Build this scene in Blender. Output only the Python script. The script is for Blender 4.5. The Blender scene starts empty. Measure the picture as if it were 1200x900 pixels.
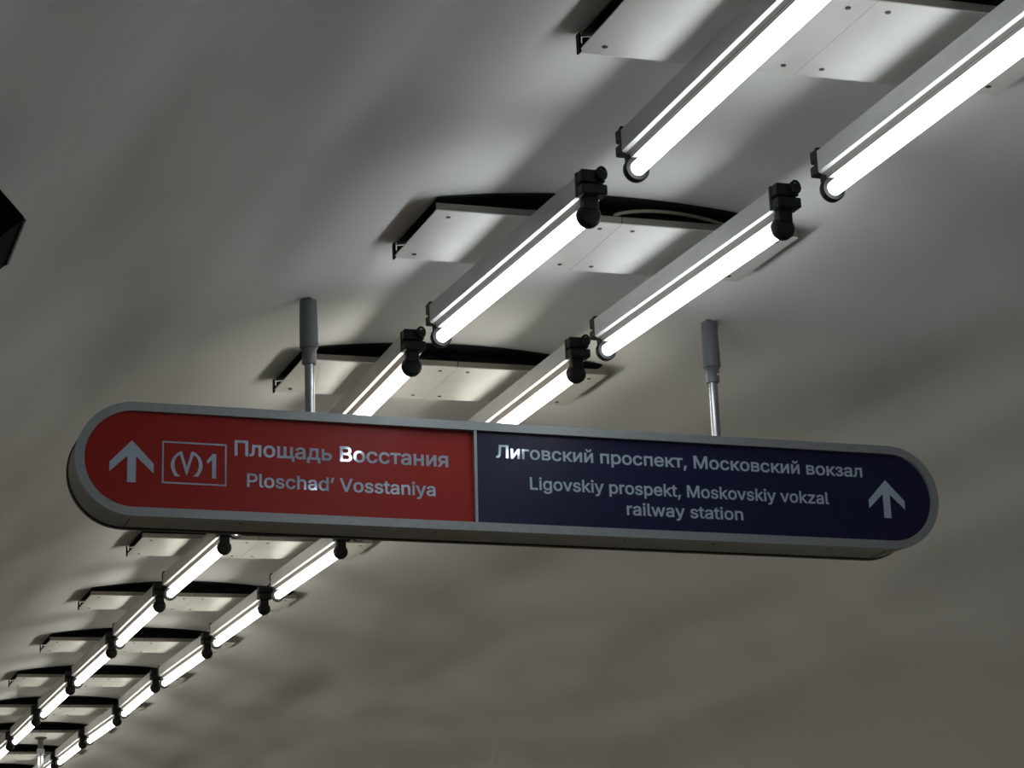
import bpy, bmesh, math, random
from mathutils import Vector, Matrix, geometry

# ------------------------------------------------------------------ camera
F_PX = 2648.4
PITCH, YAW, ROLL = .2624, .3415, -.0407
CAM_H = 1.6
scene = bpy.context.scene
col = scene.collection

def camera_axes():
    cy, sy, cp, sp = math.cos(YAW), math.sin(YAW), math.cos(PITCH), math.sin(PITCH)
    fwd = Vector((sy * cp, cy * cp, sp)); right = Vector((cy, -sy, 0)); up = right.cross(fwd)
    r2 = math.cos(ROLL) * right + math.sin(ROLL) * up
    return r2, r2.cross(fwd), fwd

cam_data = bpy.data.cameras.new('camera')
cam_data.sensor_width = 36.0
cam_data.lens = F_PX * 36.0 / 1200.0
cam_data.clip_start = .05
cam = bpy.data.objects.new('camera', cam_data)
col.objects.link(cam)
_r, _u, _w = camera_axes()
cam.matrix_world = Matrix(((_r.x, _u.x, -_w.x, 0), (_r.y, _u.y, -_w.y, 0), (_r.z, _u.z, -_w.z, CAM_H), (0, 0, 0, 1)))
scene.camera = cam

# ------------------------------------------------------------------ world, exposure
world = bpy.data.worlds.new('world')
scene.world = world
world.use_nodes = True
world.node_tree.nodes['Background'].inputs[0].default_value = (.5, .52, .55, 1)
world.node_tree.nodes['Background'].inputs[1].default_value = .02
scene.view_settings.view_transform = 'Standard'
scene.view_settings.look = 'None'
scene.view_settings.gamma = 1
scene.view_settings.use_curve_mapping = False
scene.view_settings.exposure = 0.55
TUBE_POWER = 7.0
TUBE_COOL = (.91, .968, 1.0)
TUBE_WARM = (.985, .96, .87)

# ------------------------------------------------------------------ materials
def mat(name, color, rough=.5, metal=0.0, spec=.5, coat=0.0, coat_rough=.05):
    m = bpy.data.materials.new(name); m.use_nodes = True
    b = m.node_tree.nodes['Principled BSDF']
    b.inputs['Base Color'].default_value = (*color, 1)
    b.inputs['Roughness'].default_value = rough
    b.inputs['Metallic'].default_value = metal
    b.inputs['Specular IOR Level'].default_value = spec
    b.inputs['Coat Weight'].default_value = coat
    b.inputs['Coat Roughness'].default_value = coat_rough
    return m

def grain(m, scale, c0, c1, bump=0.0, dist=.002, detail=4, lo=.35, hi=.65, stretch=(1, 1, 1)):
    nt = m.node_tree; b = nt.nodes['Principled BSDF']
    tc = nt.nodes.new('ShaderNodeTexCoord'); mp = nt.nodes.new('ShaderNodeMapping')
    mp.inputs['Scale'].default_value = stretch
    n = nt.nodes.new('ShaderNodeTexNoise'); n.inputs['Scale'].default_value = scale; n.inputs['Detail'].default_value = detail
    nt.links.new(tc.outputs['Object'], mp.inputs[0]); nt.links.new(mp.outputs[0], n.inputs['Vector'])
    cr = nt.nodes.new('ShaderNodeValToRGB')
    cr.color_ramp.elements[0].position = lo; cr.color_ramp.elements[1].position = hi
    cr.color_ramp.elements[0].color = (*c0, 1); cr.color_ramp.elements[1].color = (*c1, 1)
    nt.links.new(n.outputs['Fac'], cr.inputs[0]); nt.links.new(cr.outputs[0], b.inputs['Base Color'])
    if bump:
        bp = nt.nodes.new('ShaderNodeBump'); bp.inputs['Strength'].default_value = bump; bp.inputs['Distance'].default_value = dist
        nt.links.new(n.outputs['Fac'], bp.inputs['Height']); nt.links.new(bp.outputs[0], b.inputs['Normal'])
    return m

M = {}
def plaster():
    m = mat('vault_plaster', (.78, .77, .75), .75, spec=.3)
    nt = m.node_tree; b = nt.nodes['Principled BSDF']
    tc = nt.nodes.new('ShaderNodeTexCoord')
    mp = nt.nodes.new('ShaderNodeMapping'); mp.inputs['Scale'].default_value = (1, .22, 1)
    nt.links.new(tc.outputs['Object'], mp.inputs[0])
    def noise(sc, det, src):
        n = nt.nodes.new('ShaderNodeTexNoise'); n.inputs['Scale'].default_value = sc; n.inputs['Detail'].default_value = det
        nt.links.new(src, n.inputs['Vector']); return n
    streak = noise(3.2, 0, mp.outputs[0]); big = noise(2.4, 0, tc.outputs['Object']); fine = noise(90, 3, tc.outputs['Object'])
    cr = nt.nodes.new('ShaderNodeValToRGB')
    cr.color_ramp.elements[0].color = (.735, .737, .718, 1); cr.color_ramp.elements[1].color = (.795, .797, .778, 1)
    nt.links.new(big.outputs['Fac'], cr.inputs[0]); nt.links.new(cr.outputs[0], b.inputs['Base Color'])
    prev = None
    for n, d in ((streak, .04), (big, .016), (fine, .0004)):
        bp = nt.nodes.new('ShaderNodeBump'); bp.inputs['Strength'].default_value = 1; bp.inputs['Distance'].default_value = d
        nt.links.new(n.outputs['Fac'], bp.inputs['Height'])
        if prev: nt.links.new(prev.outputs[0], bp.inputs['Normal'])
        prev = bp
    nt.links.new(prev.outputs[0], b.inputs['Normal'])
    return m
M['plaster'] = plaster()
M['stone'] = grain(mat('granite_floor', (.3, .27, .23), .45), 30, (.26, .23, .19), (.36, .32, .27))
M['wall'] = grain(mat('wall_stone', (.42, .38, .32), .5), 3, (.38, .34, .28), (.48, .44, .37))
M['panel'] = grain(mat('cream_sheet', (.66, .65, .6), .42), 6, (.63, .62, .57), (.69, .68, .63))
M['flange'] = grain(mat('shaded_edge', (.16, .14, .12), .5), 20, (.12, .105, .09), (.19, .17, .145), stretch=(.2, 1, 1))  # fold of the cream sheet; the dark brown paints in its shade
M['channel'] = grain(mat('batten_sheet', (.5, .5, .5), .38), 25, (.44, .44, .44), (.52, .52, .515), stretch=(1, .15, 1))
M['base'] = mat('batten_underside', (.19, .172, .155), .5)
M['black'] = mat('black_plastic', (.011, .0115, .012), .5, spec=.25)
M['dark'] = mat('dark_shaded_housing', (.008, .008, .008), .8, spec=.2)  # black of the tray parts, partly standing in for shade in the gap
M['screw'] = mat('dark_screw', (.03, .028, .025), .5)
M['cable'] = mat('cable_sheath', (.16, .15, .11), .5)
M['silver'] = grain(mat('silver_frame', (.30, .325, .345), .4, metal=.35), 40, (.285, .31, .33), (.315, .34, .36))
M['sign_body'] = grain(mat('sign_casing', (.3, .3, .27), .45, metal=.2), 12, (.27, .27, .24), (.33, .33, .30))
M['red'] = mat('red_film', (.33, .016, .011), .36, spec=.22)
M['blue'] = mat('blue_film', (.009, .011, .050), .34, spec=.28)
M['letters'] = mat('reflective_lettering', (.48, .58, .72), .06, metal=.3, spec=.5)
M['rod'] = mat('brushed_rod', (.36, .37, .39), .25, metal=.85)
M['sleeve'] = mat('grey_sleeve', (.15, .16, .17), .4)
M['bright_screw'] = mat('bright_screw', (.8, .8, .78), .2, metal=.8)
M['speaker'] = mat('black_box_paint', (.002, .002, .002), .7, spec=.05)
M['speaker_lit_edge'] = mat('bluish_lit_edge', (.05, .05, .07), .4)

def tube_mat(name, color):
    m = bpy.data.materials.new(name); m.use_nodes = True
    nt = m.node_tree; nt.nodes.clear()
    e = nt.nodes.new('ShaderNodeEmission'); o = nt.nodes.new('ShaderNodeOutputMaterial')
    e.inputs[0].default_value = (*color, 1); e.inputs[1].default_value = TUBE_POWER
    nt.links.new(e.outputs[0], o.inputs[0])
    return m
M['tube_cool'] = tube_mat('lit_tube_cool', TUBE_COOL)
M['tube_warm'] = tube_mat('lit_tube_warm', TUBE_WARM)

# ------------------------------------------------------------------ helpers
def link(name, mesh, parent=None):
    o = bpy.data.objects.new(name, mesh); col.objects.link(o)
    if parent: o.parent = parent
    return o

def build(name, bm, m, parent=None, smooth=False, xf=None):
    if xf is not None: bm.transform(xf)
    bmesh.ops.recalc_face_normals(bm, faces=bm.faces[:])
    me = bpy.data.meshes.new(name); bm.to_mesh(me); bm.free()
    me.materials.append(m)
    if smooth:
        for p in me.polygons: p.use_smooth = True
        me.set_sharp_from_angle(angle=math.radians(40))
    return link(name, me, parent)

def box(bm, x0, x1, y0, y1, z0, z1, bevel=0):
    r = bmesh.ops.create_cube(bm, size=1)
    bmesh.ops.scale(bm, vec=(x1 - x0, y1 - y0, z1 - z0), verts=r['verts'])
    bmesh.ops.translate(bm, vec=((x0 + x1) / 2, (y0 + y1) / 2, (z0 + z1) / 2), verts=r['verts'])
    if bevel:
        es = list({e for v in r['verts'] for e in v.link_edges})
        bmesh.ops.bevel(bm, geom=es, offset=bevel, segments=1, affect='EDGES')

def prism(bm, pts, d0, d1, axis='y'):
    """closed outline extruded from d0 to d1; pts are (x, z) for axis y"""
    f = (lambda p, d: (p[0], d, p[1])) if axis == 'y' else (lambda p, d: (p[0], p[1], d))
    a = [bm.verts.new(f(p, d0)) for p in pts]; b = [bm.verts.new(f(p, d1)) for p in pts]
    bm.faces.new(a); bm.faces.new(b[::-1])
    n = len(pts)
    for i in range(n): bm.faces.new((a[i], a[(i + 1) % n], b[(i + 1) % n], b[i]))

def lathe(bm, prof, seg=24, axis='z', c=(0, 0, 0)):
    """prof: (radius, height) pairs, capped at both ends"""
    rings = []
    for r, h in prof:
        ring = []
        for k in range(seg):
            t = 2 * math.pi * k / seg
            p = (r * math.cos(t), r * math.sin(t), h)
            if axis == 'y': p = (p[0], p[2], p[1])
            ring.append(bm.verts.new((p[0] + c[0], p[1] + c[1], p[2] + c[2])))
        rings.append(ring)
    for a, b in zip(rings, rings[1:]):
        for k in range(seg): bm.faces.new((a[k], a[(k + 1) % seg], b[(k + 1) % seg], b[k]))
    bm.faces.new(rings[0]); bm.faces.new(rings[-1][::-1])

def sweep(bm, pts, r, seg=8):
    pts = [Vector(p) for p in pts]; rings = []
    for i, p in enumerate(pts):
        t = (pts[min(i + 1, len(pts) - 1)] - pts[max(i - 1, 0)]).normalized()
        a = t.orthogonal().normalized() if i == 0 else (prev - t * prev.dot(t)).normalized()
        prev = a; b = t.cross(a)
        rings.append([bm.verts.new(p + r * (math.cos(2 * math.pi * k / seg) * a + math.sin(2 * math.pi * k / seg) * b)) for k in range(seg)])
    for a, b in zip(rings, rings[1:]):
        for k in range(seg): bm.faces.new((a[k], a[(k + 1) % seg], b[(k + 1) % seg], b[k]))
    bm.faces.new(rings[0]); bm.faces.new(rings[-1][::-1])

def ring(bm, outer, inner, d0, d1):
    k = len(outer)
    vs = [[bm.verts.new((p[0], d, p[1])) for p in pts] for pts, d in ((outer, d0), (inner, d0), (inner, d1), (outer, d1))]
    for a in range(4):
        A, B = vs[a], vs[(a + 1) % 4]
        for i in range(k): bm.faces.new((A[i], A[(i + 1) % k], B[(i + 1) % k], B[i]))

def empty(name, label, cat, group=None, mw=None):
    o = bpy.data.objects.new(name, None); col.objects.link(o)
    o.empty_display_size = .1
    o['label'] = label; o['category'] = cat
    if group: o['group'] = group
    if mw is not None: o.matrix_world = mw
    return o

def copy_tree(o, parent=None):
    c = o.copy(); col.objects.link(c); c.parent = parent
    for ch in o.children: copy_tree(ch, c)
    return c

def struct(o):
    o['kind'] = 'structure'; return o

# ------------------------------------------------------------------ the tunnel
ROW_L, ROW_R, ROW_Z = 2.0617, 2.6096, 1.9472 + CAM_H
Y0, PITCH_Y, TUBE_LEN = 3.6307, 1.53, 1.2144
XC = (ROW_L + ROW_R) / 2
R_VAULT = 3.4
Z_TOP = ROW_Z + .22
Z_C = Z_TOP - R_VAULT
TRAY_DZ = .13
NEAR_END, FAR_END = -7.0, 33.0

def ceil_z(x): return Z_C + math.sqrt(R_VAULT ** 2 - (x - XC) ** 2)

bm = bmesh.new()
N = 144
arc_in = [(XC + R_VAULT * math.cos(math.pi * k / N), Z_C + R_VAULT * math.sin(math.pi * k / N)) for k in range(N + 1)]
arc_out = [(XC + (R_VAULT + .15) * math.cos(math.pi * k / N), Z_C + (R_VAULT + .15) * math.sin(math.pi * k / N)) for k in range(N + 1)]
prism(bm, arc_in + arc_out[::-1], NEAR_END, FAR_END)
o = struct(build('ceiling', bm, M['plaster'], smooth=True))
o['label'] = 'pale grey plastered barrel vault of the underground passage'; o['category'] = 'ceiling'
for nm, x0, x1 in (('wall_left', XC - R_VAULT - .15, XC - R_VAULT), ('wall_right', XC + R_VAULT, XC + R_VAULT + .15)):
    bm = bmesh.new(); box(bm, x0, x1, NEAR_END, FAR_END, 0, Z_C)
    o = struct(build(nm, bm, M['wall'])); o['label'] = 'low stone side wall under the vault, ' + nm.split('_')[1] + ' side'; o['category'] = 'wall'
bm = bmesh.new(); box(bm, XC - R_VAULT - .15, XC + R_VAULT + .15, NEAR_END, FAR_END, -.1, 0)
o = struct(build('floor', bm, M['stone'])); o['label'] = 'brown granite floor of the passage'; o['category'] = 'floor'
for nm, y0, y1 in (('wall_back', NEAR_END - .15, NEAR_END), ('wall_front', FAR_END, FAR_END + .15)):  # end walls added out of view to keep the light in
    bm = bmesh.new(); box(bm, XC - R_VAULT - .15, XC + R_VAULT + .15, y0, y1, -.1, Z_TOP + .15)
    o = struct(build(nm, bm, M['wall'])); o['label'] = 'added end wall closing the unseen passage, ' + ('behind the viewer' if y0 < 0 else 'far away'); o['category'] = 'wall'

# ------------------------------------------------------------------ mounting trays
def make_tray():
    root = empty('mounting_tray', '', 'mounting tray', 'cream mounting trays across the vault')
    HD = .212
    zc = lambda x: .09 + math.sqrt(R_VAULT ** 2 - x * x) - R_VAULT      # vault above the tray
    bm = bmesh.new()
    box(bm, -.2742, .2742, -HD, HD, 0, .003)
    pl = build('cover_panel', bm, M['panel'], root); pl.location.x = -.2750
    pr = link('cover_panel', pl.data, root); pr.location.x = .2750
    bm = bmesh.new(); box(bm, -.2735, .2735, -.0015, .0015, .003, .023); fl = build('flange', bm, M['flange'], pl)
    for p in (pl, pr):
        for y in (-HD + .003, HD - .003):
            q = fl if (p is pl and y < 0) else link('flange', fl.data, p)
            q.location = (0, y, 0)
    bm = bmesh.new(); lathe(bm, [(.0065, -.0022), (.0065, .0)], 10); sc = build('screw', bm, M['screw'], pl)
    for p in (pl, pr):
        for sx in (-1, 1):
            for sy in (-1, 1):
                s = sc if (p is pl and sx == -1 and sy == -1) else link('screw', sc.data, p)
                s.location = (sx * .225, sy * .165, 0)
    xs = [-.54 + 1.08 * k / 24 for k in range(25)]
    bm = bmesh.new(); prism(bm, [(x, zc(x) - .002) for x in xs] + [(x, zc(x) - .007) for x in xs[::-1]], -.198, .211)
    build('gap_shade_sheet', bm, M['dark'], root)  # black sheet under the vault, partly painting the shade above the tray
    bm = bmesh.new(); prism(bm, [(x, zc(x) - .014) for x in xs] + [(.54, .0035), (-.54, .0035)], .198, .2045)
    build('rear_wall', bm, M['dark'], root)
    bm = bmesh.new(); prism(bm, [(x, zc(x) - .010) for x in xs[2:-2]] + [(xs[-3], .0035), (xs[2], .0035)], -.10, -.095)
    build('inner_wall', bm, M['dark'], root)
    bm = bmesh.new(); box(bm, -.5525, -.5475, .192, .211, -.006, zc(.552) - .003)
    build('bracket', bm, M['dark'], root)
    bm = bmesh.new(); sweep(bm, [(-.25 + .5 * k / 8, -.11, .055 + .008 * math.sin(k)) for k in range(9)], .008)
    build('cable', bm, M['black'], root, True)
    return root

def below(i):
    words = ['first', 'second', 'third', 'fourth', 'fifth', 'sixth', 'seventh', 'eighth']
    return words[i - 4]

I_MIN, I_MAX = -5, 18
tray0 = make_tray()
for i in range(I_MIN, I_MAX + 1):
    t = tray0 if i == I_MIN else copy_tree(tray0)
    t.location = (XC, Y0 + i * PITCH_Y + .64, ROW_Z + TRAY_DZ)
    if i == 0: lb = 'cream metal tray on the vault cut off by the top edge'
    elif i == 1: lb = 'cream metal tray on the vault second from the top, above the sign'
    elif i == 2: lb = 'cream metal tray on the vault just above the sign, behind its left hanger'
    elif i == 3: lb = 'cream metal tray on the vault hidden behind the red half of the sign'
    elif 4 <= i <= 9: lb = 'small cream metal tray on the vault, ' + below(i) + ' below the sign'
    else: lb = 'cream metal tray on the vault beyond the frame'
    t['label'] = lb
    if i == 1:
        bm = bmesh.new()
        pts = []
        for k in range(19):
            u = k / 18; x = -.02 + .43 * u
            pts.append((x, -.204 + .02 * math.sin(3 * u), .028 + .030 * math.sin(math.pi * min(1, u * 1.25)) ** .7 if u < .8 else .028 - .02 * (u - .8)))
        sweep(bm, pts, .0055); build('cable', bm, M['cable'], t, True)

# ------------------------------------------------------------------ fluorescent battens
def make_batten():
    root = empty('fluorescent_batten', '', 'light fixture')
    L = TUBE_LEN
    half = [(.035, .103), (.035, .047), (.0240, .0441)]
    prof = half + [(-x, z) for x, z in half[::-1]]
    lip = [(.0240, .0442), (.0176, .0355), (.0176, .0325), (.0160, .0318), (.0160, .0275)]
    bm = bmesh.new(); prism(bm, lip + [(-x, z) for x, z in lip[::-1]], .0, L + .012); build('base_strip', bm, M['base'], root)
    bm = bmesh.new(); prism(bm, prof, .0, L + .012); build('channel', bm, M['channel'], root)
    # spacers up to the tray
    for y in (.52, .72):
        bm = bmesh.new(); lathe(bm, [(.005, .065), (.005, TRAY_DZ - .0008)], 8, 'z', (.015, y, 0)); build('spacer', bm, M['screw'], root)
    bm = bmesh.new(); lathe(bm, [(.019, .012), (.019, L + .004)], 20, 'y'); build('tube', bm, M['tube_cool'], root, True)
    for near in (True, False):
        s = 1 if near else -1
        y = 0 if near else L + .012
        def Y(a): return y + s * a
        def bx(bm, x0, x1, a, b, z0, z1, bv=.002): box(bm, x0, x1, min(Y(a), Y(b)), max(Y(a), Y(b)), z0, z1, bv)
        bm = bmesh.new()                                   # end cap: two jaws with a slot between
        bx(bm, -.036, .037, -.010, .004, .046, .114)
        bx(bm, -.034, .033, -.040, -.006, .080, .114, .003)
        bx(bm, -.034, .037, -.044, -.006, .046, .074, .003)
        cap = build('end_cap', bm, M['black'], root)
        bm = bmesh.new()                                   # cable gland: nut and open lug standing up
        lathe(bm, [(.009, Y(-.036)), (.0150, Y(-.040)), (.0150, Y(-.052)), (.011, Y(-.055)), (.006, Y(-.055))], 8, 'y', (.020, 0, .097))
        lug = [(.022 + .016 * math.cos(k * math.pi / 8), .103 + .0205 * math.sin(k * math.pi / 8)) for k in range(16)]
        hole = [(.024 + .006 * math.cos(k * math.pi / 8), .110 + .008 * math.sin(k * math.pi / 8)) for k in range(16)]
        ring(bm, lug, hole, Y(-.036), Y(-.045))
        build('cable_gland', bm, M['black'], cap)
        bm = bmesh.new()                                   # lamp holder: neck and round cap
        bx(bm, -.0205, .0205, -.020, .012, .012, .056, .003)
        lathe(bm, [(.012, Y(-.016)), (.026, Y(-.013)), (.0325, Y(-.004)), (.0325, Y(.012)), (.030, Y(.016)), (.022, Y(.016))], 24, 'y')
        build('lamp_holder', bm, M['black'], root, True)
    return root

# small mounting irregularities (mm): near x, near z, far x, far z
JIT = {('L', 0): (0, 0, 12, 3), ('R', 0): (0, 0, 3, -6), ('L', 1): (4, -12, -19, 10), ('R', 1): (13, -4, -21, -3),
       ('L', 2): (-22, 1, 12, 8), ('R', 2): (-5, 7, 0, 10), ('L', 3): (0, 8, 0, 20), ('R', 3): (0, 8, 0, 20), ('L', 4): (16, 8, 3, 13), ('R', 4): (2, 2, -1, 16),
       ('L', 5): (7, 6, 8, 4), ('R', 5): (-1, 0, 5, 11), ('L', 6): (14, -2, 4, -6), ('R', 6): (15, 1, -5, -4),
       ('L', 7): (5, -7, 0, -12), ('R', 7): (-6, 9, 0, -4), ('L', 8): (-7, -22, 0, -20), ('R', 8): (3, -20, 0, -14),
       ('L', 9): (0, -22, 0, -22), ('R', 9): (-5, -8, -5, -14), ('R', 10): (-4, -12, -4, -14)}
bat0 = make_batten()
bat_warm = copy_tree(bat0)
for ch in bat_warm.children:
    if ch.name.startswith('tube'):
        ch.data = ch.data.copy(); ch.data.materials[0] = M['tube_warm']
used = set()
for i in range(I_MIN, I_MAX + 1):
    for row in 'LR':
        src = bat0 if i <= 1 else bat_warm
        b = src if src.name not in used else copy_tree(src)
        used.add(src.name)
        X = ROW_L if row == 'L' else ROW_R
        nx, nz, fx, fz = JIT.get((row, i), (0, 0, 0, 0))
        b.location = (X + nx / 1000, Y0 + i * PITCH_Y, ROW_Z + nz / 1000)
        b.rotation_euler = (math.atan2((fz - nz) / 1000, TUBE_LEN), 0, -math.atan2((fx - nx) / 1000, TUBE_LEN))
        for ch in b.children:
            if ch.name.startswith('spacer'): ch.location.z = -(nz + fz) / 2000
        side = 'left' if row == 'L' else 'right'
        b['group'] = 'lit fluorescent battens of the ' + side + ' row'
        if i == 0: lb = 'lit fluorescent batten of the ' + side + ' row, cut off by the top edge'
        elif i == 1: lb = 'lit fluorescent batten of the ' + side + ' row, the one seen whole above the sign'
        elif i == 2: lb = 'lit fluorescent batten of the ' + side + ' row, running down behind the top of the sign'
        elif i == 3: lb = 'lit fluorescent batten of the ' + side + ' row hidden behind the red panel'
        elif 4 <= i <= 10 and (row, i) != ('L', 10): lb = 'small lit fluorescent batten of the ' + side + ' row, ' + below(i) + ' below the sign'
        else: lb = 'lit fluorescent batten of the ' + side + ' row beyond the frame'
        b['label'] = lb

# ------------------------------------------------------------------ the hanging sign
SIGN_C = Vector((2.3305, 6.3982, 1.5238 + CAM_H))
e = Vector((.9997, -.0165, -.0177)).normalized()
n = Vector((-.0165, -.9999, 0)); n = (n - e * n.dot(e)).normalized()
upv = e.cross(-n).normalized()
if upv.z < 0: upv = -upv
SA, SH, ST = 1.3994, .1708, .2084
sign_mw = Matrix(((e.x, -n.x, upv.x, SIGN_C.x), (e.y, -n.y, upv.y, SIGN_C.y), (e.z, -n.z, upv.z, SIGN_C.z), (0, 0, 0, 1)))
sign = empty('hanging_sign', 'long rounded hanging direction sign, red left half and dark blue right half, silver frame', 'sign', mw=sign_mw)

def stadium(a, h, seg=28, x0=None, x1=None):
    pts = []
    for k in range(seg + 1):
        t = -math.pi / 2 + math.pi * k / seg
        pts.append((a - h + h * math.cos(t), h * math.sin(t)))
    for k in range(seg + 1):
        t = math.pi / 2 + math.pi * k / seg
        pts.append((-(a - h) + h * math.cos(t), h * math.sin(t)))
    return pts

bm = bmesh.new(); prism(bm, stadium(SA - .004, SH - .004), .034, ST - .024); build('casing', bm, M['sign_body'], sign, True)
bm = bmesh.new(); ring(bm, stadium(SA, SH), stadium(SA - .0265, SH - .0265), -.001, .036)
build('front_frame', bm, M['silver'], sign, True)
bm = bmesh.new(); ring(bm, stadium(SA, SH), stadium(SA - .0265, SH - .0265), ST - .020, ST)
build('rear_frame', bm, M['screw'], sign, True)
bm = bmesh.new(); prism(bm, stadium(SA - .025, SH - .025), ST - .03, ST - .004); build('rear_panel', bm, M['silver'], sign, True)
for sx in (-1, 1):
    x = sx * (SA - SH)
    bm = bmesh.new(); box(bm, x - .002, x + .002, .036, ST - .02, -SH + .0028, -SH + .006); build('seam', bm, M['screw'], sign)
# the two face panels
pi_a, pi_h = SA - .026, SH - .026
DIV = -.1835
full = stadium(pi_a, pi_h)
ns = len(full) // 2
redpts = [(DIV, pi_h)] + full[ns:] + [(DIV, -pi_h)]
blupts = full[:ns] + [(DIV, pi_h), (DIV, -pi_h)]
bm = bmesh.new(); prism(bm, redpts, .004, .012); red = build('red_panel', bm, M['red'], sign)
bm = bmesh.new(); prism(bm, blupts, .004, .012); blue = build('blue_panel', bm, M['blue'], sign)
bm = bmesh.new(); box(bm, DIV - .0045, DIV + .0045, .001, .030, -pi_h, pi_h); build('divider', bm, M['silver'], sign)
F0, F1 = .0032, .0045        # depth of the applied film lettering

def film(name, polys, parent):
    bm = bmesh.new()
    for p in polys: prism(bm, p, F0, F1)
    return build(name, bm, M['letters'], parent)

def arrow(xc, dz, parent):
    p = [(0, .0562), (.0648, -.0122), (.0648, -.0408), (.0127, .0085), (.0127, -.0705)]
    p = p + [(-x, z) for x, z in p[:0:-1]]
    return film('arrow', [[(xc + x, z + dz) for x, z in p]], parent)
arrow(-1.235, -.0005, red); arrow(1.2145, .002, blue)

def px_loc(cx, cy):
    return (-1.0732 + (cx - 465) / 12 * .00253, .0292 - (505 + cy / 12 - 528.5) * .00254 + (cx - 465) / 12 * .00008)
bx0, bx1, bz0, bz1, lw = -1.1458, -.9543, -.0690, .0590, .0046
film('logo_box', [[(bx0, bz0), (bx1, bz0), (bx1, bz0 + lw), (bx0, bz0 + lw)], [(bx0, bz1 - lw), (bx1, bz1 - lw), (bx1, bz1), (bx0, bz1)],
                  [(bx0, bz0 + lw), (bx0 + lw, bz0 + lw), (bx0 + lw, bz1 - lw), (bx0, bz1 - lw)], [(bx1 - lw, bz0 + lw), (bx1, bz0 + lw), (bx1, bz1 - lw), (bx1 - lw, bz1 - lw)]], red)
Lh = [(387, 270), (330, 300), (275, 360), (245, 430), (239, 480), (253, 545), (278, 595), (302, 633), (380, 631), (345, 610), (316, 570), (296, 510), (293, 450), (306, 390), (335, 345), (368, 322), (461, 617), (465, 617), (465, 505), (402, 285)]
Rh = [(930 - x, y) for x, y in Lh]
film('logo_emblem', [[px_loc(*p) for p in Lh], [px_loc(*p) for p in Rh]], red)
film('line_number', [[px_loc(*p) for p in ((830, 303), (880, 303), (880, 655), (823, 655), (823, 388), (765, 443), (745, 408))]], red)

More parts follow.
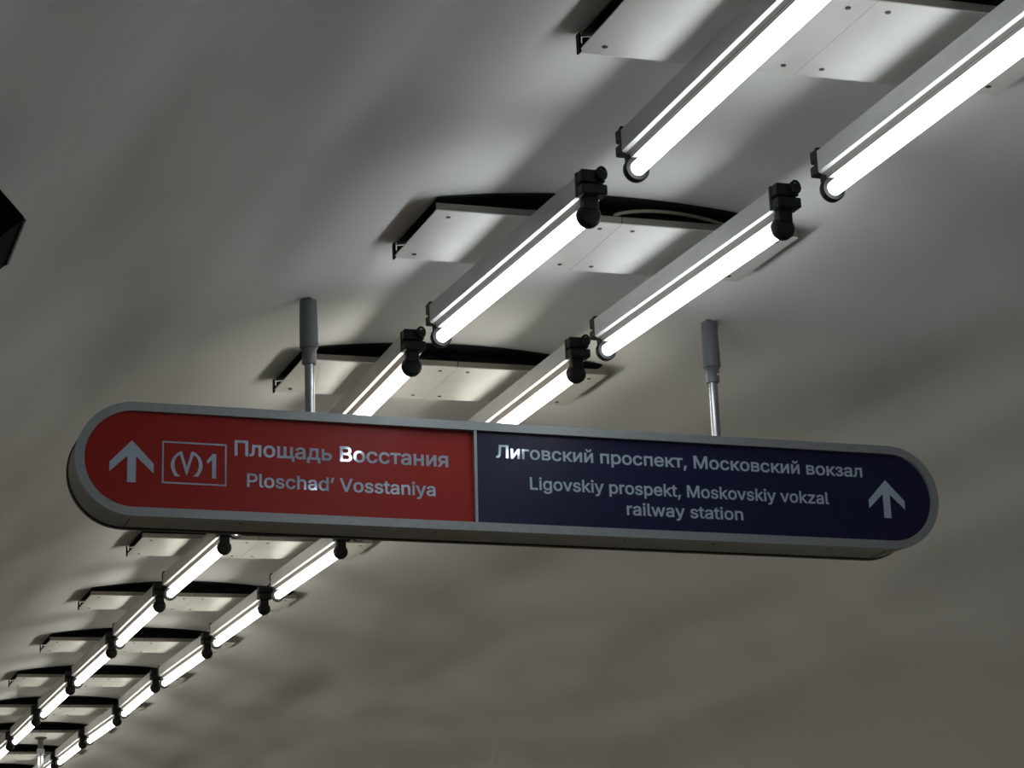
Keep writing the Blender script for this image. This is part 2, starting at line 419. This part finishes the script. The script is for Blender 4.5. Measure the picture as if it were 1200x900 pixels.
# outlines of the letters: advance;contour;contour...
GLYPHS = {
    ',': '188;38,-119 68,71 137,71 84,-119',
    'L': '393;60,0 60,509 125,509 125,57 361,57 361,0',
    'M': '628;60,0 60,509 152,509 277,187 287,159 299,123 311,84 322,49 307,49 318,83 330,121 342,158 352,187 476,509 568,509 568,0 504,0 504,291 504,327 505,369 506,413 507,457 513,457 498,409 482,363 467,322 456,291 342,0 286,0 170,291 159,321 145,361 129,408 112,457 119,457 120,416 121,372 122,328 122,291 122,0',
    'P': '445;60,0 60,509 235,509 272,506 305,499 332,487 356,471 375,452 390,430 400,404 407,377 409,348 407,318 400,291 390,265 375,243 356,223 332,207 305,195 272,188 235,186 109,186 109,242 233,242 257,244 279,248 297,256 312,266 324,279 333,294 339,310 343,328 344,348 343,367 339,385 333,402 324,416 312,428 297,439 279,446 257,451 232,452 125,452 125,0',
    'V': '480;204,0 16,509 84,509 192,206 215,137 248,31 235,31 267,138 290,206 395,509 463,509 278,0',
    'a': '389;160,-9 137,-7 115,-3 94,5 76,15 60,29 48,45 38,63 32,84 30,108 32,128 36,146 43,161 53,174 64,184 78,193 92,200 108,206 125,211 178,220 234,227 247,229 257,231 265,235 271,240 274,246 276,255 276,257 275,272 272,285 267,297 260,307 251,315 240,322 227,327 212,330 196,331 178,330 163,327 149,322 137,316 127,309 118,301 110,292 104,283 100,274 41,291 51,313 64,331 79,346 95,358 114,368 133,375 153,380 173,383 194,384 208,384 223,382 239,379 255,375 271,369 286,360 300,350 312,336 322,320 330,301 335,278 337,251 337,0 277,0 277,52 272,52 267,43 260,34 252,25 242,16 229,8 215,1 199,-4 181,-7;170,45 192,47 211,51 228,59 242,68 254,80 263,93 270,108 274,122 276,138 276,190 272,187 267,184 259,182 231,176 200,171 175,168 134,159 122,153 112,147 103,139 97,130 93,118 92,105 93,93 96,82 102,72 109,64 119,57 130,52 142,48 156,46',
    'c': '396;207,-8 174,-5 144,3 117,16 93,35 72,58 56,85 44,116 37,150 34,187 37,225 44,260 56,291 72,318 93,341 117,360 144,374 174,382 207,384 226,384 243,381 260,377 276,371 291,364 305,356 318,346 330,335 340,322 349,308 356,293 362,277 303,262 300,272 295,281 290,289 284,297 278,304 270,311 261,316 252,321 242,325 231,328 220,329 207,330 184,328 163,321 145,310 130,296 118,278 108,258 102,236 98,212 96,187 98,163 102,139 108,117 118,97 130,80 145,66 163,55 184,49 207,46 220,47 232,49 243,52 253,55 262,60 271,66 279,73 285,80 292,89 297,98 301,107 304,117 363,102 357,86 350,70 341,56 331,43 319,32 306,21 292,12 277,5 261,-1 244,-5 226,-7',
    'd': '424;195,-8 165,-6 137,3 111,16 89,34 70,57 55,84 43,116 36,151 34,189 36,227 43,261 55,293 70,320 89,342 112,361 137,374 165,382 196,384 218,383 237,379 253,373 267,364 278,355 287,346 306,319 311,319 311,509 372,509 372,0 313,0 313,59 307,59 287,31 277,21 266,12 252,4 236,-3 217,-7;205,47 226,49 246,55 263,65 278,78 290,95 299,115 306,138 310,162 312,189 310,216 306,241 300,263 290,282 278,299 263,312 246,322 227,328 205,330 182,328 162,322 145,311 130,298 118,281 108,261 102,239 98,215 96,189 98,163 102,139 109,117 118,97 130,80 145,66 162,55 182,49',
    'e': '404;212,-8 177,-5 145,3 117,16 92,35 72,58 56,85 44,116 37,150 34,187 36,224 44,258 55,290 71,317 91,340 115,359 142,373 172,382 205,384 226,383 246,380 266,374 285,366 303,355 319,341 334,324 347,305 357,282 365,256 370,227 371,194 371,169 75,169 75,221 338,221 310,202 308,226 304,248 298,269 288,286 277,301 263,314 246,323 227,328 205,330 183,328 164,323 146,313 131,301 119,286 109,270 102,251 97,231 96,211 96,178 98,151 102,127 110,106 121,88 135,73 151,61 169,53 190,48 212,46 227,47 241,49 254,53 265,58 276,65 285,73 294,82 300,93 306,105 365,91 358,72 348,55 335,39 320,26 302,14 283,4 261,-3 237,-7',
    'g': '425;207,-151 180,-149 156,-146 134,-140 114,-132 97,-122 82,-110 70,-97 59,-84 51,-69 101,-41 122,-66 131,-74 142,-82 154,-88 169,-93 187,-96 207,-97 236,-95 261,-87 282,-75 298,-58 308,-34 311,-6 311,68 306,68 287,41 277,32 266,23 252,16 236,10 217,6 195,5 165,7 138,14 113,27 90,43 71,65 55,90 43,120 36,154 34,191 36,229 43,263 55,293 71,320 90,342 112,361 138,374 166,382 196,384 218,383 237,379 253,373 267,365 279,356 288,346 308,319 313,319 313,379 372,379 372,-9 370,-40 363,-67 350,-90 334,-109 314,-124 291,-136 265,-144 237,-149;205,59 227,61 246,66 264,75 278,87 290,103 300,121 307,142 311,166 312,193 311,219 307,242 300,264 291,283 279,299 264,312 247,322 227,328 205,330 182,328 163,322 145,312 130,298 118,282 109,262 102,241 98,218 96,193 98,167 102,144 109,123 118,104 131,88 145,76 163,66 183,61',
    'h': '410;114,227 114,0 53,0 53,509 114,509 114,287 102,287 116,319 132,344 152,362 175,374 200,382 227,384 252,383 275,377 295,369 313,356 328,340 341,321 350,298 355,271 357,240 357,0 296,0 296,235 293,263 286,286 273,304 256,318 235,326 210,329 192,328 176,324 161,317 147,308 136,297 126,283 119,266 115,248',
    'i': '167;53,0 53,379 114,379 114,0;84,443 73,444 63,448 54,455 47,463 43,472 41,483 43,494 47,504 54,512 63,518 73,522 84,524 95,522 105,518 114,512 121,504 125,494 126,483 125,472 121,463 114,455 105,448 95,444',
    'k': '381;110,137 110,212 121,212 284,379 360,379 184,199 177,199;53,0 53,509 114,509 114,0;294,0 148,186 191,229 372,0',
    'l': '189;139,-2 112,0 91,8 74,20 62,37 55,59 53,84 53,509 114,509 114,99 114,83 117,71 120,62 126,57 135,53 146,52 160,53 170,54 181,3 162,-1',
    'n': '410;114,227 114,0 53,0 53,379 112,379 112,287 102,287 116,319 132,344 152,362 175,374 200,382 227,384 252,383 275,377 295,369 313,356 328,340 341,321 350,298 355,271 357,240 357,0 296,0 296,235 293,263 286,286 273,304 256,318 235,326 210,329 192,328 176,324 161,317 147,308 136,297 126,283 119,266 115,248',
    'o': '415;207,-8 174,-5 144,3 117,16 93,35 72,58 56,85 44,116 37,150 34,187 37,225 44,260 56,291 72,318 93,341 117,360 144,374 174,382 207,384 241,382 271,374 299,360 323,341 343,318 359,291 371,260 379,225 381,187 379,150 371,116 359,85 343,58 323,35 299,16 271,3 241,-5;207,46 231,49 252,55 270,66 285,80 298,97 307,117 314,139 318,163 319,187 318,212 314,236 307,258 298,278 285,296 270,310 252,321 231,328 207,330 184,328 163,321 145,310 130,296 118,278 108,258 102,236 98,212 96,187 98,163 102,139 108,117 118,97 130,80 145,66 163,55 184,49',
    'p': '424;53,-143 53,379 112,379 112,319 118,319 137,346 147,355 158,364 171,373 188,379 207,383 229,384 259,382 287,374 313,361 335,342 354,320 370,293 381,261 388,227 390,189 388,151 381,116 370,84 355,57 336,34 313,16 288,3 260,-6 229,-8 208,-7 189,-3 173,4 159,12 147,21 138,31 118,59 114,59 114,-143;220,47 242,49 262,55 279,66 294,80 306,97 316,117 323,139 327,163 328,189 327,215 323,239 316,261 307,281 295,298 280,311 262,322 243,328 220,330 198,328 178,322 161,312 147,299 134,282 125,263 118,241 114,216 113,189 114,162 118,138 125,115 135,95 147,78 162,65 179,55 198,49',
    'r': '259;53,0 53,379 112,379 112,321 115,321 124,339 137,354 152,367 171,377 191,383 213,385 229,384 243,384 243,322 230,324 207,326 190,324 174,321 159,315 146,306 135,296 126,284 119,269 115,254 114,237 114,0',
    's': '365;182,-8 157,-7 133,-3 112,3 93,12 76,24 62,38 50,54 41,73 36,94 94,107 101,87 111,72 124,60 141,52 160,47 181,45 206,47 227,53 244,62 258,74 265,88 268,103 266,115 262,126 254,136 243,144 229,150 212,155 149,170 118,180 92,192 72,208 58,227 50,249 47,274 49,295 55,314 65,332 79,347 95,360 115,370 137,378 161,383 187,384 212,383 234,379 254,372 271,363 286,352 299,339 309,324 318,308 324,290 268,277 262,291 254,304 243,316 228,325 210,331 187,333 166,331 147,326 131,317 119,305 111,292 109,277 110,264 115,253 124,243 136,235 152,229 172,223 229,209 261,200 287,187 306,171 320,153 328,131 331,107 329,85 323,65 312,47 298,31 281,18 260,6 236,-2 210,-7',
    't': '227;204,379 204,327 6,327 6,379;65,471 126,471 126,98 127,83 130,70 136,61 144,55 156,51 170,50 185,51 202,54 213,2 192,-3 168,-4 138,-1 113,7 92,21 77,41 68,64 65,93',
    'v': '389;163,0 17,379 84,379 165,155 187,87 206,21 184,21 203,87 224,155 305,379 371,379 226,0',
    'w': '567;138,0 23,379 87,379 133,214 154,137 175,41 165,41 186,135 206,214 252,379 316,379 362,214 382,136 402,41 391,41 413,135 434,214 480,379 545,379 429,0 368,0 319,172 305,225 291,280 277,338 291,338 277,280 263,225 248,172 199,0',
    'y': '389;47,-139 61,-86 71,-87 83,-89 94,-90 104,-89 113,-86 122,-81 130,-74 138,-64 145,-51 151,-36 163,-1 17,379 84,379 165,155 187,87 206,21 184,21 202,87 224,155 305,379 371,379 204,-58 196,-77 187,-93 177,-107 165,-119 153,-128 139,-136 125,-141 109,-144 91,-145 65,-143',
    'z': '380;42,0 42,46 254,320 254,323 48,323 48,379 333,379 333,331 126,60 126,56 339,56 339,0',
    'В': '456;60,0 60,509 241,509 274,507 304,501 329,491 350,477 367,461 381,442 390,421 396,398 398,374 397,353 393,336 387,320 378,307 368,295 356,286 343,278 329,272 315,267 315,262 331,260 347,254 363,245 378,234 391,220 402,203 411,184 416,161 418,136 416,111 410,88 400,67 386,48 368,31 344,18 317,8 284,2 247,0;125,57 245,57 281,60 309,67 330,80 344,96 353,115 355,137 354,153 350,169 342,184 333,197 320,209 306,218 289,225 269,229 248,231 125,231;125,285 238,285 256,287 273,290 288,296 302,304 314,314 323,326 330,340 335,355 336,372 333,393 326,412 313,429 294,442 270,449 240,452 125,452',
    'Л': '520;32,0 32,57 45,57 60,58 73,61 84,66 93,75 100,87 107,103 112,123 116,149 119,181 146,509 460,509 460,0 395,0 395,452 205,452 182,175 179,147 175,121 170,97 164,76 157,58 147,42 137,29 124,19 109,10 92,5 73,1 51,0',
    'М': '628;60,0 60,509 152,509 277,187 287,159 299,123 311,84 322,49 307,49 318,83 330,121 342,158 352,187 476,509 568,509 568,0 504,0 504,291 504,327 505,369 506,413 507,457 513,457 498,409 482,363 467,322 456,291 342,0 286,0 170,291 159,321 145,361 129,408 112,457 119,457 120,416 121,372 122,328 122,291 122,0',
    'П': '517;457,509 457,0 392,0 392,452 125,452 125,0 60,0 60,509',
    'а': '389;160,-9 137,-7 115,-3 94,5 76,15 60,29 48,45 38,63 32,84 30,108 32,128 36,146 43,161 53,174 64,184 78,193 92,200 108,206 125,211 178,220 234,227 247,229 257,231 265,235 271,240 274,246 276,255 276,257 275,272 272,285 267,297 260,307 251,315 240,322 227,327 212,330 196,331 178,330 163,327 149,322 137,316 127,309 118,301 110,292 104,283 100,274 41,291 51,313 64,331 79,346 95,358 114,368 133,375 153,380 173,383 194,384 208,384 223,382 239,379 255,375 271,369 286,360 300,350 312,336 322,320 330,301 335,278 337,251 337,0 277,0 277,52 272,52 267,43 260,34 252,25 242,16 229,8 215,1 199,-4 181,-7;170,45 192,47 211,51 228,59 242,68 254,80 263,93 270,108 274,122 276,138 276,190 272,187 267,184 259,182 231,176 200,171 175,168 134,159 122,153 112,147 103,139 97,130 93,118 92,105 93,93 96,82 102,72 109,64 119,57 130,52 142,48 156,46',
    'в': '392;53,0 53,379 208,379 247,376 280,367 307,352 327,331 339,307 343,278 341,258 335,240 324,226 309,214 291,205 270,199 284,196 298,191 312,185 325,176 336,165 345,152 352,138 357,121 358,102 356,84 351,66 343,50 331,35 317,23 300,13 280,6 257,1 232,0;111,56 232,56 251,57 266,62 279,70 288,80 293,93 295,108 293,125 288,141 279,153 266,162 251,167 232,169 111,169;111,220 209,220 230,222 248,227 263,234 273,245 280,258 282,273 280,288 273,300 262,310 248,318 230,322 208,324 111,324',
    'г': '304;290,379 290,323 114,323 114,0 53,0 53,379',
    'д': '427;13,-110 13,56 44,56 65,82 79,116 90,164 98,231 110,379 356,379 356,56 414,56 414,-110 353,-110 353,0 74,0 74,-110;114,56 295,56 295,323 166,323 157,231 153,193 148,158 143,127 135,99 126,76',
    'е': '404;212,-8 177,-5 145,3 117,16 92,35 72,58 56,85 44,116 37,150 34,187 36,224 44,258 55,290 71,317 91,340 115,359 142,373 172,382 205,384 226,383 246,380 266,374 285,366 303,355 319,341 334,324 347,305 357,282 365,256 370,227 371,194 371,169 75,169 75,221 338,221 310,202 308,226 304,248 298,269 288,286 277,301 263,314 246,323 227,328 205,330 183,328 164,323 146,313 131,301 119,286 109,270 102,251 97,231 96,211 96,178 98,151 102,127 110,106 121,88 135,73 151,61 169,53 190,48 212,46 227,47 241,49 254,53 265,58 276,65 285,73 294,82 300,93 306,105 365,91 358,72 348,55 335,39 320,26 302,14 283,4 261,-3 237,-7',
    'з': '343;171,-4 146,-3 123,1 101,8 82,17 65,29 51,43 40,59 34,76 31,95 94,95 97,82 105,71 117,61 133,54 151,49 171,47 193,49 211,55 227,65 239,77 246,92 249,109 246,126 239,141 226,154 208,163 187,169 163,171 138,171 138,217 163,217 183,219 201,224 217,233 229,245 236,259 238,276 236,292 230,306 220,318 207,327 191,332 173,334 154,332 137,327 122,319 109,309 102,296 99,281 40,281 42,301 48,319 59,335 72,349 88,361 107,371 128,378 150,382 173,384 197,382 220,377 239,370 257,359 271,346 283,332 291,315 296,298 298,279 296,258 289,240 277,224 262,212 245,203 225,197 225,194 252,188 273,178 291,164 303,147 310,127 313,104 311,84 305,66 294,48 281,33 264,20 244,10 222,2 198,-3',
    'и': '411;358,0 296,0 296,274 293,274 111,0 53,0 53,379 114,379 114,104 118,104 300,379 358,379',
    'й': '411;358,0 296,0 296,274 293,274 111,0 53,0 53,379 114,379 114,104 118,104 300,379 358,379;205,433 187,434 171,439 155,446 142,455 130,467 120,481 112,496 108,512 107,529 151,529 153,515 158,502 166,491 177,483 190,478 205,476 220,478 233,483 244,491 252,502 257,515 259,529 304,529 303,512 298,496 291,481 281,467 269,456 256,446 240,439 223,434',
    'к': '376;53,0 53,379 114,379 114,215 152,215 288,379 366,379 213,196 368,0 290,0 167,159 114,159 114,0',
    'л': '400;6,0 6,56 20,56 31,57 40,59 48,63 56,68 62,76 67,86 71,98 75,114 78,133 84,211 91,379 348,379 348,0 286,0 286,323 149,323 143,189 140,150 135,115 129,84 120,58 109,37 94,21 76,9 54,2 27,0',
    'н': '409;309,223 309,167 99,167 99,223;114,379 114,0 53,0 53,379;356,379 356,0 295,0 295,379',
    'о': '415;207,-8 174,-5 144,3 117,16 93,35 72,58 56,85 44,116 37,150 34,187 37,225 44,260 56,291 72,318 93,341 117,360 144,374 174,382 207,384 241,382 271,374 299,360 323,341 343,318 359,291 371,260 379,225 381,187 379,150 371,116 359,85 343,58 323,35 299,16 271,3 241,-5;207,46 231,49 252,55 270,66 285,80 298,97 307,117 314,139 318,163 319,187 318,212 314,236 307,258 298,278 285,296 270,310 252,321 231,328 207,330 184,328 163,321 145,310 130,296 118,278 108,258 102,236 98,212 96,187 98,163 102,139 108,117 118,97 130,80 145,66 163,55 184,49',
    'п': '408;355,379 355,0 294,0 294,323 114,323 114,0 53,0 53,379',
    'р': '424;53,-143 53,379 112,379 112,319 118,319 137,346 147,355 158,364 171,373 188,379 207,383 229,384 259,382 287,374 313,361 335,342 354,320 370,293 381,261 388,227 390,189 388,151 381,116 370,84 355,57 336,34 313,16 288,3 260,-6 229,-8 208,-7 189,-3 173,4 159,12 147,21 138,31 118,59 114,59 114,-143;220,47 242,49 262,55 279,66 294,80 306,97 316,117 323,139 327,163 328,189 327,215 323,239 316,261 307,281 295,298 280,311 262,322 243,328 220,330 198,328 178,322 161,312 147,299 134,282 125,263 118,241 114,216 113,189 114,162 118,138 125,115 135,95 147,78 162,65 179,55 198,49',
    'с': '396;207,-8 174,-5 144,3 117,16 93,35 72,58 56,85 44,116 37,150 34,187 37,225 44,260 56,291 72,318 93,341 117,360 144,374 174,382 207,384 226,384 243,381 260,377 276,371 291,364 305,356 318,346 330,335 340,322 349,308 356,293 362,277 303,262 300,272 295,281 290,289 284,297 278,304 270,311 261,316 252,321 242,325 231,328 220,329 207,330 184,328 163,321 145,310 130,296 118,278 108,258 102,236 98,212 96,187 98,163 102,139 108,117 118,97 130,80 145,66 163,55 184,49 207,46 220,47 232,49 243,52 253,55 262,60 271,66 279,73 285,80 292,89 297,98 301,107 304,117 363,102 357,86 350,70 341,56 331,43 319,32 306,21 292,12 277,5 261,-1 244,-5 226,-7',
    'т': '325;132,0 132,325 6,325 6,379 319,379 319,325 193,325 193,0',
    'щ': '582;53,379 114,379 114,56 255,56 255,379 316,379 316,56 458,56 458,379 519,379 519,0 53,0;508,-109 508,0 482,0 482,56 569,56 569,-109',
    'ь': '388;104,244 214,244 243,242 268,237 290,228 309,217 325,202 337,186 346,167 352,146 353,123 352,101 346,80 337,61 325,43 309,29 290,16 268,7 243,2 214,0 53,0 53,379 114,379 114,56 214,56 235,58 254,64 270,74 282,87 289,103 292,121 289,139 282,155 270,169 254,179 235,185 214,187 104,187',
    'я': '385;332,0 271,0 271,326 184,326 155,324 131,318 114,309 102,295 95,279 93,259 95,240 102,224 114,211 132,201 155,195 184,194 298,194 298,142 180,142 134,146 97,157 68,174 48,198 36,226 32,259 36,293 48,322 68,346 97,365 134,376 180,379 332,379;85,0 15,0 122,172 190,172',
    '’': '177;52,318 82,509 151,509 98,318',
}
SPACE = 188
CAP = 509

def area2(c): return sum(a[0] * b[1] - b[0] * a[1] for a, b in zip(c, c[1:] + c[:1]))

def grow(c, w):
    """move a contour outwards from the ink by w (outer contours run clockwise)"""
    out = []; k = len(c)
    for i in range(k):
        p = Vector(c[i]); d0 = (p - Vector(c[i - 1])).normalized(); d1 = (Vector(c[(i + 1) % k]) - p).normalized()
        n0 = Vector((-d0.y, d0.x)); n1 = Vector((-d1.y, d1.x)); m = n0 + n1
        m = m / max(m.length_squared, .5) * 2
        q = p + m * w
        out.append((q.x, q.y))
    return out

def letter(bm, contours, bold):
    outer = max(contours, key=lambda c: abs(area2(c)))
    s = 1 if area2(outer) < 0 else -1
    cs = [grow(c, bold * s) for c in contours]
    pts = [Vector(p) for c in cs for p in c]; faces = []; k = 0
    for c in cs: faces.append(list(range(k, k + len(c)))); k += len(c)
    vs, es, fs, *_ = geometry.delaunay_2d_cdt(pts, [], faces, 0, 1e-5)
    # keep the triangles whose centre has ink around it
    def inside(x, y):
        wn = 0
        for c in cs:
            for a, b in zip(c, c[1:] + c[:1]):
                if (a[1] > y) != (b[1] > y) and x < (b[0] - a[0]) * (y - a[1]) / (b[1] - a[1]) + a[0]: wn += 1 if b[1] > a[1] else -1
        return wn != 0
    bv = [bm.verts.new((v.x, v.y, 0)) for v in vs]
    for f in fs:
        cx = sum(vs[j].x for j in f) / len(f); cy = sum(vs[j].y for j in f) / len(f)
        if inside(cx, cy): bm.faces.new([bv[j] for j in f])
    bmesh.ops.delete(bm, geom=[v for v in bv if not v.link_faces], context='VERTS')

def text_line(body, x0, x1, base, cap, parent, bold=.014):
    """one line of film lettering, every word a part of its panel"""
    pen = 0; words = [[]]
    for ch in body:
        if ch == ' ': pen += SPACE; words.append([]); continue
        f = GLYPHS[ch].split(';')
        words[-1].append([[((int(p.split(',')[0]) + pen) / 1000, int(p.split(',')[1]) / 1000) for p in c.split()] for c in f[1:]])
        pen += int(f[0])
    a = min(p[0] for w in words for l in w for c in l for p in c) - bold
    b = max(p[0] for w in words for l in w for c in l for p in c) + bold
    for w in words:
        bm = bmesh.new()
        for l in w: letter(bm, l, bold)
        for v in bm.verts:
            v.co = Vector((x0 + (v.co.x - a) / (b - a) * (x1 - x0), F0, base + (v.co.y + bold) / (CAP / 1000 + 2 * bold) * cap))
        for fc in bm.faces:
            fc.normal_update(); fc.smooth = False
            if fc.normal.y > 0: fc.normal_flip()
        me = bpy.data.meshes.new('lettering'); bm.to_mesh(me); bm.free(); me.materials.append(M['letters'])
        link('lettering', me, parent)

text_line('Площадь Восстания', -.9306, -.2672, .0265, .0475, red)
text_line('Ploschad’ Vosstaniya', -.8927, -.3097, -.0672, .0415, red)
text_line('Лиговский проспект, Московский вокзал', -.1153, 1.1340, .0630, .0420, blue)
text_line('Ligovskiy prospekt, Moskovskiy vokzal', -.0080, 1.0075, -.0330, .0400, blue)
text_line('railway station', .308, .7025, -.0995, .0400, blue)

# the film panels sit a little askew in their frame
def askew(panel, x0, ya, th, dy):
    for ob in [panel] + list(panel.children):
        for v in ob.data.vertices: v.co.y += dy + ya * (v.co.x - x0) + th * v.co.z
askew(red, -.78, .012, .032, .007)
askew(blue, .6, .0, .032, .005)

# casing screws along the underside
for x in (-.9, -.3, .32, .62, 1.02):
    bm = bmesh.new(); lathe(bm, [(.004, -SH + .002), (.004, -SH + .006)], 8, 'z', (x, .06, 0)); build('screw', bm, M['screw'], sign)

# the two hangers
inv = sign_mw.inverted()
for x, yw in ((1.656, 6.5123), (3.001, 6.490)):
    zt = ceil_z(x); zs = SIGN_C.z + SH - .03 - (x - SIGN_C.x) * .0177
    xf = inv @ Matrix.Translation((x, yw, 0))
    bm = bmesh.new(); lathe(bm, [(.0150, zs), (.0150, zt - .19)], 20)
    rod = build('hanger_rod', bm, M['rod'], sign, True, xf)
    bm = bmesh.new(); lathe(bm, [(.0215, zt - .213), (.0225, zt - .208), (.0225, zt - .168), (.0255, zt - .164), (.029, zt - .160), (.0285, zt - .1), (.0268, zt - .012), (.0255, zt - .008)], 24)
    sl = build('sleeve', bm, M['sleeve'], rod, True, xf)
    bm = bmesh.new(); lathe(bm, [(.010, zt - .0085), (.010, zt + .004)], 12)
    build('ceiling_bolt', bm, M['screw'], rod, True, xf)
    bm = bmesh.new(); lathe(bm, [(.0045, -.0035), (.0045, .0)], 10, 'y', (.009, -.0212, zt - .19))
    build('screw', bm, M['bright_screw'], rod, True, xf)

# ------------------------------------------------------------------ far hanger under the ninth tray
fx, fy = 2.385, Y0 + 9 * PITCH_Y + .62 + .10
zt = ROW_Z + TRAY_DZ
far = empty('hanging_rod', 'thin metal rod with flared flange hanging under a far tray, bottom left corner', 'hanger', mw=Matrix.Translation((fx, fy, zt)))
bm = bmesh.new(); lathe(bm, [(.020, -.09), (.022, -.02), (.048, -.008), (.048, 0)], 16); build('flange', bm, M['screw'], far, True)
bm = bmesh.new(); lathe(bm, [(.026, -.145), (.031, -.14), (.031, -.095), (.026, -.088)], 16); build('collar', bm, M['rod'], far, True)
bm = bmesh.new(); lathe(bm, [(.021, -.62), (.021, -.13)], 16); build('rod', bm, M['rod'], far, True)

# ------------------------------------------------------------------ black box on the left of the vault
V = Vector((0.4970, 4.1000, 3.0461))      # its lower inner corner
a = Vector((-.66, 0, .75)).normalized(); b = Vector((-.75, 0, -.66)).normalized()
spk = empty('speaker_box', 'black box fixed to the vault, only its corner in view at the left edge', 'box',
            mw=Matrix(((-b.x, 0, a.x, V.x), (-b.y, 1, a.y, V.y), (-b.z, 0, a.z, V.z), (0, 0, 0, 1))))
LY = .29
bm = bmesh.new(); box(bm, -.24, 0, 0, LY, 0, .128, .004); build('housing', bm, M['speaker'], spk)
bm = bmesh.new(); box(bm, -.006, .001, .01, LY - .01, -.003, .012); build('lit_edge_strip', bm, M['speaker_lit_edge'], spk)  # lighter bluish strip painting the tube light on the housing edge
bm = bmesh.new(); box(bm, -.15, -.09, .12, .2, .127, .160); build('bracket', bm, M['speaker'], spk)
